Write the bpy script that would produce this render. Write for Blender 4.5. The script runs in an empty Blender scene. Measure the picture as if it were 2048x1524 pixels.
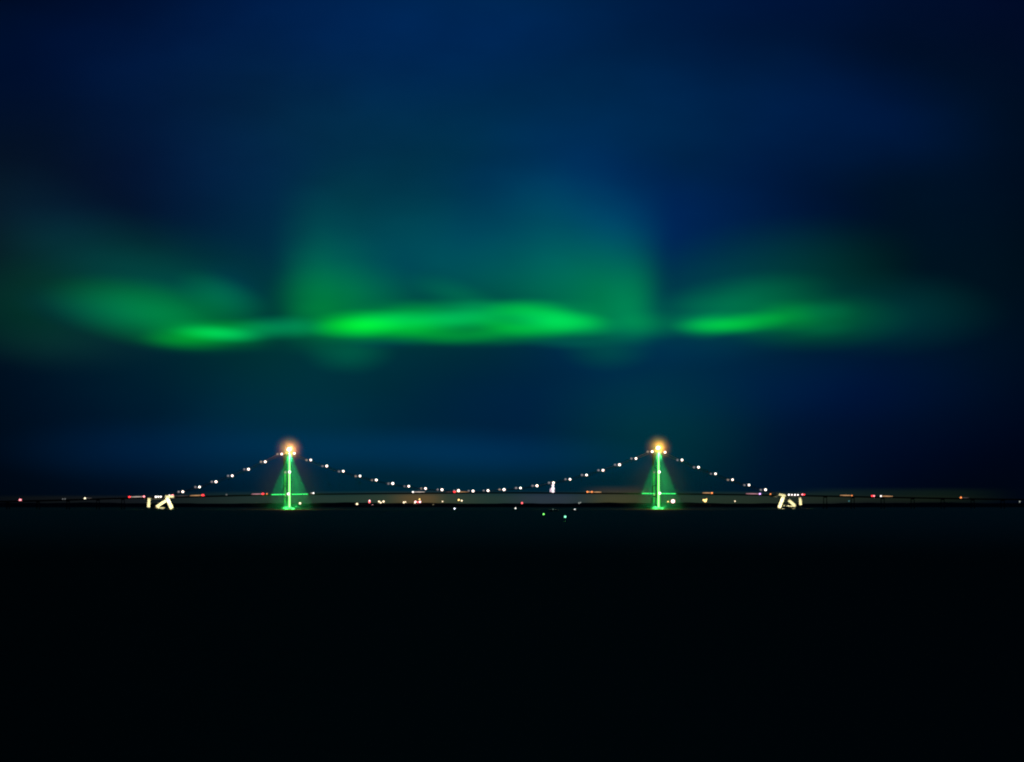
import bpy, bmesh, math, random
from mathutils import Vector, Matrix
random.seed(7)
S = bpy.context.scene
COL = S.collection
R = math.radians

# ------------------------------------------------------------------ camera
# Telephoto view across a strait: the bridge stands 16 km away, the lens is 18 m above the water.
D, H, F = 16000.0, 18.0, 11765.0          # distance to the bridge, eye height, focal length in picture units
W2, H2, HOR = 1024.0, 762.0, 1005.0
pitch = math.atan((HOR - H2) / F)
cam_d = bpy.data.cameras.new('camera'); cam = bpy.data.objects.new('camera', cam_d); COL.objects.link(cam)
cam.location = (0, -D, H); cam.rotation_euler = (math.pi / 2 + pitch, 0, 0)
cam_d.sensor_width = 36; cam_d.lens = 36 * F / 2048
cam_d.clip_start = 1; cam_d.clip_end = 400000
S.camera = cam
EYE = Vector((0, -D, H))
FWD = Vector((0, math.cos(pitch), math.sin(pitch))); UP = Vector((0, -math.sin(pitch), math.cos(pitch)))
def ray(px, py): return FWD + Vector((1, 0, 0)) * ((px - W2) / F) + UP * ((H2 - py) / F)
def at(px, py, depth):                    # world point at a given distance from the eye plane
    d = ray(px, py); return EYE + d * (depth / d.y)
def on_water(px, depth): return Vector((at(px, HOR, depth).x, depth - D, 0))

# the bridge axis: it runs obliquely, so the far cable shows to the left of the near one
A = R(30); WID = 24.0
U = Vector((math.cos(A), math.sin(A), 0)); V = Vector((-math.sin(A), math.cos(A), 0))
O = Vector(((946 - W2) * D / F, 0, 0))
def B(t, c, z): return O + U * t + V * c + Vector((0, 0, z))
def tz(px, py):                           # position along the bridge and height, in the plane of the near cable
    d = ray(px, py); s = (O - EYE).dot(V) / d.dot(V); p = EYE + d * s
    return (p - O).dot(U), p.z

# ------------------------------------------------------------------ helpers
def tag(o, label=None, cat=None, group=None, kind=None):
    if label: o['label'] = label
    if cat: o['category'] = cat
    if group: o['group'] = group
    if kind: o['kind'] = kind
    return o
def empty(name, loc=(0, 0, 0)):
    o = bpy.data.objects.new(name, None); o.location = loc; o.empty_display_size = 1; COL.objects.link(o); return o
def obj(name, bm, mat, parent=None, loc=None, smooth=False):
    me = bpy.data.meshes.new(name)
    bmesh.ops.recalc_face_normals(bm, faces=bm.faces[:])
    bm.to_mesh(me); bm.free(); me.materials.append(mat)
    if smooth:
        for p in me.polygons: p.use_smooth = True
    o = bpy.data.objects.new(name, me); COL.objects.link(o)
    if parent: o.parent = parent
    if loc is not None: o.location = loc
    return o
def prism8(bm, pts):                      # 8 corner points: bottom ring of 4, top ring of 4
    v = [bm.verts.new(p) for p in pts]
    for f in ((3, 2, 1, 0), (4, 5, 6, 7), (0, 1, 5, 4), (1, 2, 6, 5), (2, 3, 7, 6), (3, 0, 4, 7)): bm.faces.new([v[i] for i in f])
def box(bm, x0, x1, y0, y1, z0, z1, ix=0, iy=0):
    prism8(bm, [(x0, y0, z0), (x1, y0, z0), (x1, y1, z0), (x0, y1, z0),
                (x0 + ix, y0 + iy, z1), (x1 - ix, y0 + iy, z1), (x1 - ix, y1 - iy, z1), (x0 + ix, y1 - iy, z1)])
def bbar(bm, p, q, w, d):                 # bar between (t,z) points p, q in bridge space: width w in the plane, across from d[0] to d[1]
    p, q = Vector(p), Vector(q); n = (q - p).normalized(); n = Vector((-n.y, n.x)) * w / 2
    a = [p - n, p + n, q + n, q - n]
    prism8(bm, [B(k.x, d[0], k.y) for k in a] + [B(k.x, d[1], k.y) for k in a])
def tube(bm, pts, r, n=6):
    rings = []
    for i, p in enumerate(pts):
        t = (pts[min(i + 1, len(pts) - 1)] - pts[max(i - 1, 0)]).normalized()
        x = t.cross(Vector((0, 0, 1)));  x = Vector((1, 0, 0)) if x.length < 1e-4 else x.normalized()
        y = x.cross(t)
        rings.append([bm.verts.new(p + (x * math.cos(k * 2 * math.pi / n) + y * math.sin(k * 2 * math.pi / n)) * r) for k in range(n)])
    for a, b in zip(rings, rings[1:]):
        for k in range(n): bm.faces.new((a[k], a[(k + 1) % n], b[(k + 1) % n], b[k]))
    bm.faces.new(rings[0]); bm.faces.new(rings[-1])
def lathe(bm, prof, n=20, c=(0, 0)):      # prof: list of (radius, z)
    rings = [[bm.verts.new((c[0] + r * math.cos(k * 2 * math.pi / n), c[1] + r * math.sin(k * 2 * math.pi / n), z)) for k in range(n)] for r, z in prof]
    for a, b in zip(rings, rings[1:]):
        for k in range(n): bm.faces.new((a[k], a[(k + 1) % n], b[(k + 1) % n], b[k]))
    bm.faces.new(rings[0]); bm.faces.new(rings[-1])
def ball(bm, c, r, squash=(1, 1, 1)):
    bmesh.ops.create_icosphere(bm, subdivisions=2, radius=r, matrix=Matrix.Translation(c) @ Matrix.Diagonal((*squash, 1)))
def child_copy(o, parent):
    c = o.copy(); COL.objects.link(c); c.parent = parent; return c
def copy_tree(o):
    r = o.copy(); COL.objects.link(r)
    for ch in o.children:
        c = child_copy(ch, r)
        for g in ch.children: child_copy(g, c)
    return r

# ------------------------------------------------------------------ materials
def new_mat(name):
    m = bpy.data.materials.new(name); m.use_nodes = True; m.node_tree.nodes.clear(); return m, m.node_tree.nodes, m.node_tree.links
def surf(name, c1, c2, scale, rough=0.7, metal=0.0, bump=0.3):
    m, n, l = new_mat(name)
    out = n.new('ShaderNodeOutputMaterial'); b = n.new('ShaderNodeBsdfPrincipled'); l.new(b.outputs[0], out.inputs[0])
    tc = n.new('ShaderNodeTexCoord'); no = n.new('ShaderNodeTexNoise'); no.inputs['Scale'].default_value = scale; no.inputs['Detail'].default_value = 5
    l.new(tc.outputs['Object'], no.inputs['Vector'])
    mx = n.new('ShaderNodeMix'); mx.data_type = 'RGBA'; mx.inputs[6].default_value = (*c1, 1); mx.inputs[7].default_value = (*c2, 1)
    l.new(no.outputs[0], mx.inputs[0]); l.new(mx.outputs[2], b.inputs['Base Color'])
    b.inputs['Roughness'].default_value = rough; b.inputs['Metallic'].default_value = metal
    bp = n.new('ShaderNodeBump'); bp.inputs['Strength'].default_value = bump; l.new(no.outputs[0], bp.inputs['Height']); l.new(bp.outputs[0], b.inputs['Normal'])
    return m
def lamp(name, c, s, sample=True):
    m, n, l = new_mat(name)
    out = n.new('ShaderNodeOutputMaterial'); e = n.new('ShaderNodeEmission'); l.new(e.outputs[0], out.inputs[0])
    e.inputs[0].default_value = (*c, 1); e.inputs[1].default_value = s
    if not sample: m.cycles.emission_sampling = 'NONE'
    return m
STEEL = surf('painted_steel', (.10, .12, .11), (.16, .18, .16), .3, .5)
DARK = surf('dark_steel', (.02, .022, .024), (.04, .042, .045), .3, .6)
CONC = surf('concrete', (.36, .35, .31), (.50, .48, .43), .15, .85)
GIRD = surf('girder_steel', (.012, .014, .016), (.025, .028, .03), .2, .6)
HULL = surf('hull_paint', (.02, .025, .03), (.05, .055, .06), .5, .4)
LAND = surf('dark_land', (.006, .009, .006), (.016, .02, .012), .01, .95)
HOUSE = surf('clapboard', (.10, .10, .09), (.16, .15, .14), .5, .8)
ROOFM = surf('roof_shingle', (.02, .02, .022), (.045, .04, .04), .7, .8)

# ------------------------------------------------------------------ glow fields of the sky (linear radiance)
# Airglow, aurora and town glow, plus painted tower glow and corner falloff, each by its place on the sky around due north in
# units of 1/F of azimuth and elevation: E = soft ellipse (x, y, rx, ry, tilt), P = patch with its own four edges.
def field(nt, vec, terms, warp=None):
    n, l = nt.nodes, nt.links
    acc = None
    sep = None
    for tm in terms:
        kind, col = tm[0], tm[-3:]
        a = tm[1:-3]
        if kind == 'E':
            mp = n.new('ShaderNodeMapping'); mp.vector_type = 'TEXTURE'
            mp.inputs['Location'].default_value = (a[0] / 1000, a[1] / 1000, 0); mp.inputs['Rotation'].default_value = (0, 0, R(a[4]))
            mp.inputs['Scale'].default_value = (a[2] / 1000, a[3] / 1000, 1)
            l.new(vec, mp.inputs['Vector'])
            g = n.new('ShaderNodeTexGradient'); g.gradient_type = 'SPHERICAL'; l.new(mp.outputs[0], g.inputs[0])
            mr = n.new('ShaderNodeMapRange'); mr.interpolation_type = 'SMOOTHSTEP'; l.new(g.outputs['Fac'], mr.inputs['Value'])
            fac = mr.outputs[0]
        else:
            if sep is None:
                sep = n.new('ShaderNodeSeparateXYZ'); l.new(vec, sep.inputs[0])
            fac = None
            for ax, lo, hi, inv in ((0, a[0], a[1], 0), (0, a[2], a[3], 1), (1, a[4], a[5], 0), (1, a[6], a[7], 1)):
                mr = n.new('ShaderNodeMapRange'); mr.interpolation_type = 'SMOOTHSTEP'
                mr.inputs['From Min'].default_value = lo / 1000; mr.inputs['From Max'].default_value = hi / 1000
                mr.inputs['To Min'].default_value = inv; mr.inputs['To Max'].default_value = 1 - inv
                l.new(sep.outputs[ax], mr.inputs['Value'])
                if fac is None: fac = mr.outputs[0]
                else:
                    mu = n.new('ShaderNodeMath'); mu.operation = 'MULTIPLY'; l.new(fac, mu.inputs[0]); l.new(mr.outputs[0], mu.inputs[1]); fac = mu.outputs[0]
        ma = n.new('ShaderNodeVectorMath'); ma.operation = 'SCALE'
        ma.inputs[0].default_value = col; l.new(fac, ma.inputs['Scale'])
        if acc is None: acc = ma.outputs[0]
        else:
            ad = n.new('ShaderNodeVectorMath'); ad.operation = 'ADD'
            l.new(acc, ad.inputs[0]); l.new(ma.outputs[0], ad.inputs[1]); acc = ad.outputs[0]
    return acc
TW = 0.02          # strength of the twilight sky
WGLOSS = 0.22      # share of mirror-like reflection of the choppy water
MIST = 0.0014
MIST_HEAD = 0.010
GCONE = 3.6e6
GUP = 2.4e6
PBEACON = 2.2e5
AFLOOD = 2.6e5
SKY_GLOW = [
    ('E', -60, 110, 540, 340, 0, 0, 0.0026, 0.0122),
    ('E', -60, 450, 540, 340, 0, 0.0021, 0.0057, 0.0117),
    ('E', -60, 620, 540, 340, 0, 0, 0.0016, 0.0037),
    ('E', 211, 110, 540, 340, 0, 0, 0.0006, 0.013),
    ('E', 211, 790, 540, 340, 0, 0, 0.0031, 0.0103),
    ('E', 482, 110, 540, 340, 0, 0, 0.0055, 0.0292),
    ('E', 482, 280, 540, 340, 0, 0.0008, 0.0057, 0.0131),
    ('E', 482, 450, 540, 340, 0, 0, 0, 0.0226),
    ('E', 482, 620, 540, 340, 0, 0, 0.0101, 0),
    ('E', 482, 790, 540, 340, 0, 0, 0.006, 0.0209),
    ('E', 753, -60, 540, 340, 0, 0, 0.0095, 0.0509),
    ('E', 753, 110, 540, 340, 0, 0, 0, 0.0069),
    ('E', 753, 280, 540, 340, 0, 0, 0.0078, 0),
    ('E', 753, 450, 540, 340, 0, 0, 0.0111, 0.0413),
    ('E', 753, 620, 540, 340, 0, 0, 0.0192, 0),
    ('E', 753, 960, 540, 340, 0, 0, 0.0114, 0.0188),
    ('E', 1024, -60, 540, 340, 0, 0, 0.0105, 0),
    ('E', 1024, 110, 540, 340, 0, 0, 0, 0.0486),
    ('E', 1024, 280, 540, 340, 0, 0, 0.0134, 0.0212),
    ('E', 1024, 790, 540, 340, 0, 0, 0, 0.0342),
    ('E', 1024, 960, 540, 340, 0, 0, 0.006, 0),
    ('E', 1295, -60, 540, 340, 0, 0, 0.0032, 0.024),
    ('E', 1295, 280, 540, 340, 0, 0, 0.0107, 0.0135),
    ('E', 1295, 450, 540, 340, 0, 0, 0.0004, 0.0574),
    ('E', 1295, 620, 540, 340, 0, 0, 0.0205, 0.0232),
    ('E', 1295, 960, 540, 340, 0, 0, 0.007, 0.0128),
    ('E', 1566, -60, 540, 340, 0, 0, 0.0042, 0.0276),
    ('E', 1566, 790, 540, 340, 0, 0, 0.0029, 0.023),
    ('E', 1837, 280, 540, 340, 0, 0, 0.0043, 0.0171),
    ('E', 1837, 620, 540, 340, 0, 0, 0.0049, 0.0087),
    ('E', 2108, -60, 540, 340, 0, 0.0003, 0.0018, 0.0164),
    ('E', 2108, 790, 540, 340, 0, 0, 0, 0.0057),
    ('E', 1580, 218, 480, 170, 6, 0, 0.0046, 0.0403),
    ('E', 1160, 350, 250, 200, 20, 0, 0, 0.01),
    ('E', 1100, 430, 420, 160, 0, 0, 0, 0.0343),
    ('E', 130, 470, 260, 130, 30, 0, 0.0077, 0.0144),
    ('E', 280, 560, 420, 150, 10, 0, 0.0263, 0.0071),
    ('E', 330, 575, 260, 90, 12, 0, 0.0199, 0.0169),
    ('E', 60, 620, 260, 120, 5, 0, 0.0208, 0.0051),
    ('E', 1500, 580, 380, 150, -12, 0, 0.0342, 0),
    ('E', 1780, 625, 260, 100, 0, 0, 0.0238, 0.0156),
    ('E', 150, 690, 260, 70, 0, 0.0015, 0.009, 0.0057),
    ('E', 690, 715, 230, 80, 0, 0, 0, 0.006),
    ('E', 1210, 700, 240, 90, 0, 0, 0, 0.0076),
    ('E', 940, 650, 900, 130, 0, 0, 0.0045, 0),
    ('E', 560, 860, 280, 200, 0, 0, 0.0075, 0.0185),  # glow above the left tower, painted into the sky
    ('E', 1305, 860, 280, 200, 0, 0, 0.0165, 0.0056),  # glow above the right tower, painted into the sky
    ('E', 900, 905, 560, 60, 2, 0, 0.0113, 0.0403),
    ('E', 330, 900, 420, 80, 0, 0, 0.0054, 0.0218),
    ('E', 1560, 770, 500, 110, 0, 0, 0.0006, 0.0136),
    ('E', 1400, 690, 240, 60, -4, 0, 0, 0.0111),
    ('E', 700, 600, 200, 90, 0, 0, 0.0693, 0),
    ('P', 250, 600, 1480, 1760, 980, 990, 1010, 1040, 0.0105, 0.0163, 0),
    ('P', 680, 850, 860, 1000, 980, 990, 1010, 1040, 0.018, 0.0114, 0),
    ('P', 1150, 1220, 1260, 1330, 968, 984, 1010, 1040, 0.0308, 0.0137, 0),
    ('P', 1560, 1680, 1860, 2060, 972, 986, 996, 1012, 0.0039, 0.0078, 0.0006),
    ('P', -200, 300, 1600, 2100, 988, 996, 1010, 1040, 0.0063, 0.0049, 0),
    ('P', 980, 1090, 1110, 1220, 982, 992, 1010, 1040, 0.0068, 0.0003, 0.0224),
    ('P', 760, 835, 850, 900, 984, 994, 1010, 1040, 0.0639, 0.0188, 0),
    ('E', 1330, 648, 140, 40, 0, 0, 0, 0.0051),
    ('E', 560, 655, 120, 30, 0, 0, 0.1388, 0.0427),
    ('P', 526.8, 629.2, 631.2, 690, 330, 640, 640, 720, 0, 0.021, 0),
    ('P', 526.8, 629.2, 631.2, 760, 330, 640, 640, 720, 0, 0.0332, 0),
    ('P', 1120, 1234, 1237.2, 1358.8, 330, 640, 640, 700, 0, 0.0345, 0.0013),
    ('P', 900, 1234, 1237.2, 1358.8, 330, 640, 640, 700, 0, 0.0475, 0),
    ('P', 542.8, 613.2, 615.2, 690, 430, 640, 640, 720, 0, 0, 0.0067),
    ('P', 1190, 1254, 1256.2, 1339.8, 430, 640, 640, 700, 0, 0, 0.0144),
    ('P', 900, 1254, 1256.2, 1339.8, 430, 640, 640, 700, 0, 0.068, 0),
    ('P', 554, 602, 604, 690, 480, 620, 640, 720, 0, 0.0167, 0),
    ('P', 1190, 1268, 1269.5, 1326.5, 480, 620, 640, 700, 0, 0.0421, 0),
    ('E', 680, 470, 150, 190, 0, 0, 0.0061, 0),
    ('E', 680, 560, 150, 120, 0, 0, 0.0408, 0),
    ('E', 740, 470, 150, 190, 0, 0, 0.0029, 0.0078),
    ('E', 740, 560, 150, 120, 0, 0, 0, 0.0103),
    ('E', 1060, 470, 150, 190, 0, 0, 0.0235, 0.008),
    ('E', 1140, 470, 150, 190, 0, 0, 0.0135, 0),
    ('E', 1140, 560, 150, 120, 0, 0, 0.0273, 0.0093),
    ('E', 1240, 470, 110, 130, 0, 0, 0, 0.0153),
    ('E', 640, 480, 120, 130, 0, 0, 0.0033, 0.0149),
    ('E', 1320, 650, 110, 34, 0, 0, 0.0709, 0),
    ('E', 900, 540, 420, 120, 0, 0, 0, 0.0196),
    ('E', 880, 500, 200, 160, 0, 0, 0.0265, 0.0231),
    ('E', 960, 560, 160, 120, 0, 0, 0.0209, 0),
    ('E', 1040, 560, 160, 120, 0, 0, 0.0055, 0),
    ('P', 540, 700, 1180, 1340, 260, 520, 600, 720, 0, 0.0132, 0),
    ('E', 700, 705, 110, 50, 0, 0, 0.053, 0.0128),
    ('E', 1215, 700, 110, 50, 0, 0, 0.0363, 0),
    ('E', 470, 575, 90, 60, 25, 0, 0, 0.0116),
    ('E', 430, 585, 100, 50, 10, 0, 0, 0.006),
    ('E', 1480, 600, 220, 60, -8, 0, 0.0876, 0.0099),
    ('E', 1440, 620, 140, 40, 0, 0, 0.0289, 0.0057),
]
AURORA_WEST = [
    ('E', 300, 625, 260, 80, 10, 0, 0.1734, 0),
    ('E', 440, 590, 120, 50, 20, 0, 0.0792, 0.0077),
    ('E', 220, 620, 230, 60, 8, 0, 0, 0.031),
    ('E', 470, 664, 110, 24, 0, 0, 0, 0.0221),
    ('E', 430, 664, 120, 20, 4, 0, 0.2918, 0.036),
    ('E', 360, 682, 120, 20, 4, 0, 0.0911, 0),
    ('E', 480, 660, 150, 36, -2, 0, 0.0719, 0),
    ('E', 410, 655, 90, 20, 10, 0, 0.0336, 0.0066),
    ('E', 360, 655, 100, 24, 2, 0, 0.0517, 0),
    ('E', 360, 670, 100, 22, 2, 0, 0.1172, 0),
    ('E', 360, 686, 100, 20, 2, 0, 0.0137, 0),
    ('E', 420, 655, 100, 24, 2, 0, 0.0589, 0),
    ('E', 420, 670, 100, 22, 2, 0, 0.1162, 0.001),
    ('E', 480, 655, 100, 24, 2, 0, 0.0867, 0),
    ('E', 480, 686, 100, 20, 2, 0, 0.0189, 0),
]
AURORA_MIDDLE = [
    ('E', 780, 640, 220, 44, -7, 0, 0.0738, 0),
    ('E', 920, 590, 130, 40, 20, 0, 0.054, 0.0061),
    ('E', 1030, 668, 200, 26, -4, 0, 0.0633, 0),
    ('E', 1130, 640, 140, 30, 6, 0, 0.1808, 0.0133),
    ('E', 640, 618, 110, 30, -2, 0, 0.0224, 0),
    ('E', 640, 652, 110, 26, -2, 0, 0.0372, 0),
    ('E', 710, 636, 110, 26, -2, 0, 0.2903, 0),
    ('E', 710, 652, 110, 26, -2, 0, 0.4922, 0),
    ('E', 710, 668, 110, 24, -2, 0, 0.0382, 0.0044),
    ('E', 780, 618, 110, 30, -2, 0, 0.055, 0),
    ('E', 780, 636, 110, 26, -2, 0, 0.2668, 0.0254),
    ('E', 780, 652, 110, 26, -2, 0, 0.2092, 0),
    ('E', 780, 668, 110, 24, -2, 0, 0.0793, 0),
    ('E', 780, 682, 110, 18, -2, 0, 0, 0.013),
    ('E', 850, 618, 110, 30, -2, 0, 0.1114, 0.0039),
    ('E', 850, 636, 110, 26, -2, 0, 0.1758, 0.02),
    ('E', 850, 652, 110, 26, -2, 0, 0.2262, 0),
    ('E', 850, 668, 110, 24, -2, 0, 0.1037, 0),
    ('E', 850, 682, 110, 18, -2, 0, 0.0091, 0),
    ('E', 920, 618, 110, 30, -2, 0, 0.0993, 0.0172),
    ('E', 920, 636, 110, 26, -2, 0, 0.2586, 0.0333),
    ('E', 920, 668, 110, 24, -2, 0, 0.1549, 0),
    ('E', 990, 618, 110, 30, 2, 0, 0.1512, 0.0087),
    ('E', 990, 636, 110, 26, 2, 0, 0.139, 0.0012),
    ('E', 990, 652, 110, 26, 2, 0, 0.1557, 0),
    ('E', 990, 668, 110, 24, 2, 0, 0.0457, 0),
    ('E', 1060, 618, 110, 30, 2, 0, 0.3372, 0.0052),
    ('E', 1060, 636, 110, 26, 2, 0, 0, 0.0174),
    ('E', 1060, 652, 110, 26, 2, 0, 0.2828, 0),
    ('E', 1130, 618, 110, 30, 2, 0, 0.0633, 0.0051),
    ('E', 1130, 636, 110, 26, 2, 0, 0.3001, 0.0111),
    ('E', 1130, 652, 110, 26, 2, 0, 0.1553, 0.0062),
    ('E', 1130, 682, 110, 18, 2, 0, 0.0376, 0.0087),
    ('E', 1200, 636, 110, 26, 2, 0, 0.0053, 0),
]
AURORA_EAST = [
    ('E', 1560, 640, 240, 56, -6, 0, 0.0069, 0),
    ('E', 1600, 630, 200, 60, -4, 0, 0.0204, 0),
    ('E', 1640, 640, 220, 70, -2, 0, 0.0584, 0.0004),
    ('E', 1410, 648, 80, 34, 0, 0, 0.1245, 0),
    ('E', 1440, 650, 110, 22, 0, 0, 0.2107, 0),
    ('E', 1520, 636, 130, 24, -10, 0, 0.0552, 0.0009),
    ('E', 1400, 640, 90, 26, -3, 0, 0.0206, 0.0094),
    ('E', 1450, 640, 90, 26, -3, 0, 0.1664, 0.0022),
    ('E', 1450, 655, 90, 22, -3, 0, 0.0295, 0),
    ('E', 1510, 620, 90, 30, -3, 0, 0.0085, 0),
    ('E', 1510, 640, 90, 26, -3, 0, 0.1906, 0),
    ('E', 1510, 655, 90, 22, -3, 0, 0.0321, 0),
    ('E', 1580, 620, 90, 30, -3, 0, 0.0844, 0.0004),
    ('E', 1580, 640, 90, 26, -3, 0, 0.0789, 0),
    ('E', 1650, 620, 90, 30, -3, 0, 0.0421, 0.0107),
    ('E', 1650, 640, 90, 26, -3, 0, 0.009, 0),
    ('E', 1650, 655, 90, 22, -3, 0, 0.0234, 0.0055),
]

# ------------------------------------------------------------------ world
world = bpy.data.worlds.new('World'); S.world = world; world.use_nodes = True
nt = world.node_tree; n, l = nt.nodes, nt.links; n.clear()
out = n.new('ShaderNodeOutputWorld'); bg = n.new('ShaderNodeBackground'); l.new(bg.outputs[0], out.inputs[0])
tc = n.new('ShaderNodeTexCoord'); sp = n.new('ShaderNodeSeparateXYZ'); l.new(tc.outputs['Generated'], sp.inputs[0])
def mth(op, a, b=None, c=None):
    m = n.new('ShaderNodeMath'); m.operation = op
    for i, v in enumerate((a, b, c)):
        if v is None: continue
        if isinstance(v, (int, float)): m.inputs[i].default_value = v
        else: l.new(v, m.inputs[i])
    return m.outputs[0]
yy = mth('MAXIMUM', sp.outputs[1], 0.02)
qx = mth('MULTIPLY_ADD', mth('DIVIDE', sp.outputs[0], yy), F / 1000, W2 / 1000)
qy = mth('MULTIPLY_ADD', mth('DIVIDE', sp.outputs[2], yy), -F / 1000, HOR / 1000)
qx = mth('MINIMUM', mth('MAXIMUM', qx, -.12), 2.17); qy = mth('MAXIMUM', qy, -.15)      # further round and overhead the sky carries on evenly
cb = n.new('ShaderNodeCombineXYZ'); l.new(qx, cb.inputs[0]); l.new(qy, cb.inputs[1])
# slow drifting unevenness of the glow, dying out towards the horizon
sc_ = n.new('ShaderNodeVectorMath'); sc_.operation = 'MULTIPLY'; l.new(cb.outputs[0], sc_.inputs[0]); sc_.inputs[1].default_value = (3.2, 6.0, 1)
no = n.new('ShaderNodeTexNoise'); no.noise_dimensions = '2D'; no.inputs['Scale'].default_value = 1; no.inputs['Detail'].default_value = 3; l.new(sc_.outputs[0], no.inputs['Vector'])
fade = n.new('ShaderNodeMapRange'); fade.interpolation_type = 'SMOOTHSTEP'; l.new(qy, fade.inputs['Value'])
fade.inputs['From Min'].default_value = .985; fade.inputs['From Max'].default_value = .86; fade.inputs['To Max'].default_value = .014
df = n.new('ShaderNodeVectorMath'); df.operation = 'SUBTRACT'; l.new(no.outputs['Color'], df.inputs[0]); df.inputs[1].default_value = (.5, .5, .5)
wr = n.new('ShaderNodeVectorMath'); wr.operation = 'MULTIPLY_ADD'; l.new(df.outputs[0], wr.inputs[0]); l.new(fade.outputs[0], wr.inputs[1]); l.new(cb.outputs[0], wr.inputs[2])
glow = field(nt, wr.outputs[0], SKY_GLOW)
# thin uneven cloud: a few per cent of light and dark streaks
hi = n.new('ShaderNodeMapRange'); hi.interpolation_type = 'SMOOTHSTEP'; l.new(qy, hi.inputs['Value'])
hi.inputs['From Min'].default_value = .60; hi.inputs['From Max'].default_value = .30; hi.inputs['To Min'].default_value = .20; hi.inputs['To Max'].default_value = .46
mod = mth('MULTIPLY_ADD', mth('SUBTRACT', no.outputs['Fac'], .5), hi.outputs[0], 1.0)
gm = n.new('ShaderNodeVectorMath'); gm.operation = 'SCALE'; l.new(glow, gm.inputs[0]); l.new(mod, gm.inputs['Scale'])
# last of the twilight, sun well below the horizon behind the scene
sky = n.new('ShaderNodeTexSky'); sky.sky_type = 'NISHITA'; sky.sun_disc = False
sky.sun_elevation = R(-7); sky.sun_rotation = R(200)
tw = n.new('ShaderNodeVectorMath'); tw.operation = 'SCALE'; l.new(sky.outputs[0], tw.inputs[0]); tw.inputs['Scale'].default_value = TW
ad = n.new('ShaderNodeVectorMath'); ad.operation = 'ADD'; l.new(gm.outputs[0], ad.inputs[0]); l.new(tw.outputs[0], ad.inputs[1])
ad2 = n.new('ShaderNodeVectorMath'); ad2.operation = 'ADD'; l.new(ad.outputs[0], ad2.inputs[0]); ad2.inputs[1].default_value = (0.0, 0.0015, 0.004)
l.new(ad2.outputs[0], bg.inputs[0]); bg.inputs[1].default_value = 1.0
world.cycles.sampling_method = 'MANUAL'; world.cycles.sample_map_resolution = 512

# ------------------------------------------------------------------ aurora: three glowing bodies of air far beyond the strait
def aurora(label, terms, depth, thick):
    E_ = [t for t in terms if t[0] == 'E']
    # outline: for a fan of columns, the lowest and highest reach of any term
    cols = []
    x0 = min(t[1] - t[3] for t in E_); x1 = max(t[1] + t[3] for t in E_)
    N = 60
    def reach(t, x):
        cx, cy, rx, ry, dg = t[1:6]; a = R(dg); ys = []
        for k in range(180):
            q = k * math.pi / 90; ex = cx + rx * math.cos(q) * math.cos(a) - ry * math.sin(q) * math.sin(a); ey = cy + rx * math.cos(q) * math.sin(a) + ry * math.sin(q) * math.cos(a)
            if abs(ex - x) < (x1 - x0) / N: ys.append(ey)
        return ys
    for i in range(N + 1):
        x = x0 + (x1 - x0) * i / N
        ys = [y for t in E_ for y in reach(t, x)]
        if ys: cols.append((x, min(ys) - 2, max(ys) + 2))
    k = depth / F
    org = at(cols[len(cols) // 2][0], 650, depth)
    bm = bmesh.new(); prev = None
    for (x, ya, yb) in cols:
        p, q = at(x, ya, depth) - org, at(x, yb, depth) - org
        ring = [bm.verts.new((v.x, y, v.z)) for v, y in ((p, 0), (q, 0), (q, thick), (p, thick))]
        if prev is None: bm.faces.new(ring)
        else:
            for j in range(4): bm.faces.new((prev[j], prev[(j + 1) % 4], ring[(j + 1) % 4], ring[j]))
        prev = ring
    bm.faces.new(prev)
    m, n, l = new_mat('aurora_glow')
    out = n.new('ShaderNodeOutputMaterial'); e = n.new('ShaderNodeEmission'); l.new(e.outputs[0], out.inputs['Volume'])
    tc = n.new('ShaderNodeTexCoord'); sp = n.new('ShaderNodeSeparateXYZ'); l.new(tc.outputs['Object'], sp.inputs[0])
    d0 = depth
    cx = W2 + org.x / k; cy = HOR - (org.z - H) / k
    ax = n.new('ShaderNodeMath'); ax.operation = 'MULTIPLY_ADD'; l.new(sp.outputs[0], ax.inputs[0]); ax.inputs[1].default_value = 1 / k / 1000; ax.inputs[2].default_value = cx / 1000
    ay = n.new('ShaderNodeMath'); ay.operation = 'MULTIPLY_ADD'; l.new(sp.outputs[2], ay.inputs[0]); ay.inputs[1].default_value = -1 / k / 1000; ay.inputs[2].default_value = cy / 1000
    cb = n.new('ShaderNodeCombineXYZ'); l.new(ax.outputs[0], cb.inputs[0]); l.new(ay.outputs[0], cb.inputs[1])
    s_ = n.new('ShaderNodeVectorMath'); s_.operation = 'MULTIPLY'; l.new(cb.outputs[0], s_.inputs[0]); s_.inputs[1].default_value = (7, 22, 1)
    no = n.new('ShaderNodeTexNoise'); no.noise_dimensions = '2D'; no.inputs['Scale'].default_value = 1; no.inputs['Detail'].default_value = 1.5; l.new(s_.outputs[0], no.inputs['Vector'])
    fl = field(m.node_tree, cb.outputs[0], terms)
    md = n.new('ShaderNodeMath'); md.operation = 'MULTIPLY_ADD'; l.new(no.outputs['Fac'], md.inputs[0]); md.inputs[1].default_value = .14; md.inputs[2].default_value = .93
    g = n.new('ShaderNodeVectorMath'); g.operation = 'SCALE'; l.new(fl, g.inputs[0]); l.new(md.outputs[0], g.inputs['Scale'])
    l.new(g.outputs[0], e.inputs[0]); e.inputs[1].default_value = 1.0 / thick
    m.cycles.volume_step_rate = 4.0
    o = obj('aurora', bm, m, loc=org)
    return tag(o, label, 'aurora', 'bright aurora patches', 'stuff')
aurora('long bright green aurora band low in the sky between the two lit bridge towers', AURORA_MIDDLE, 70000, 1500)
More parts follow.
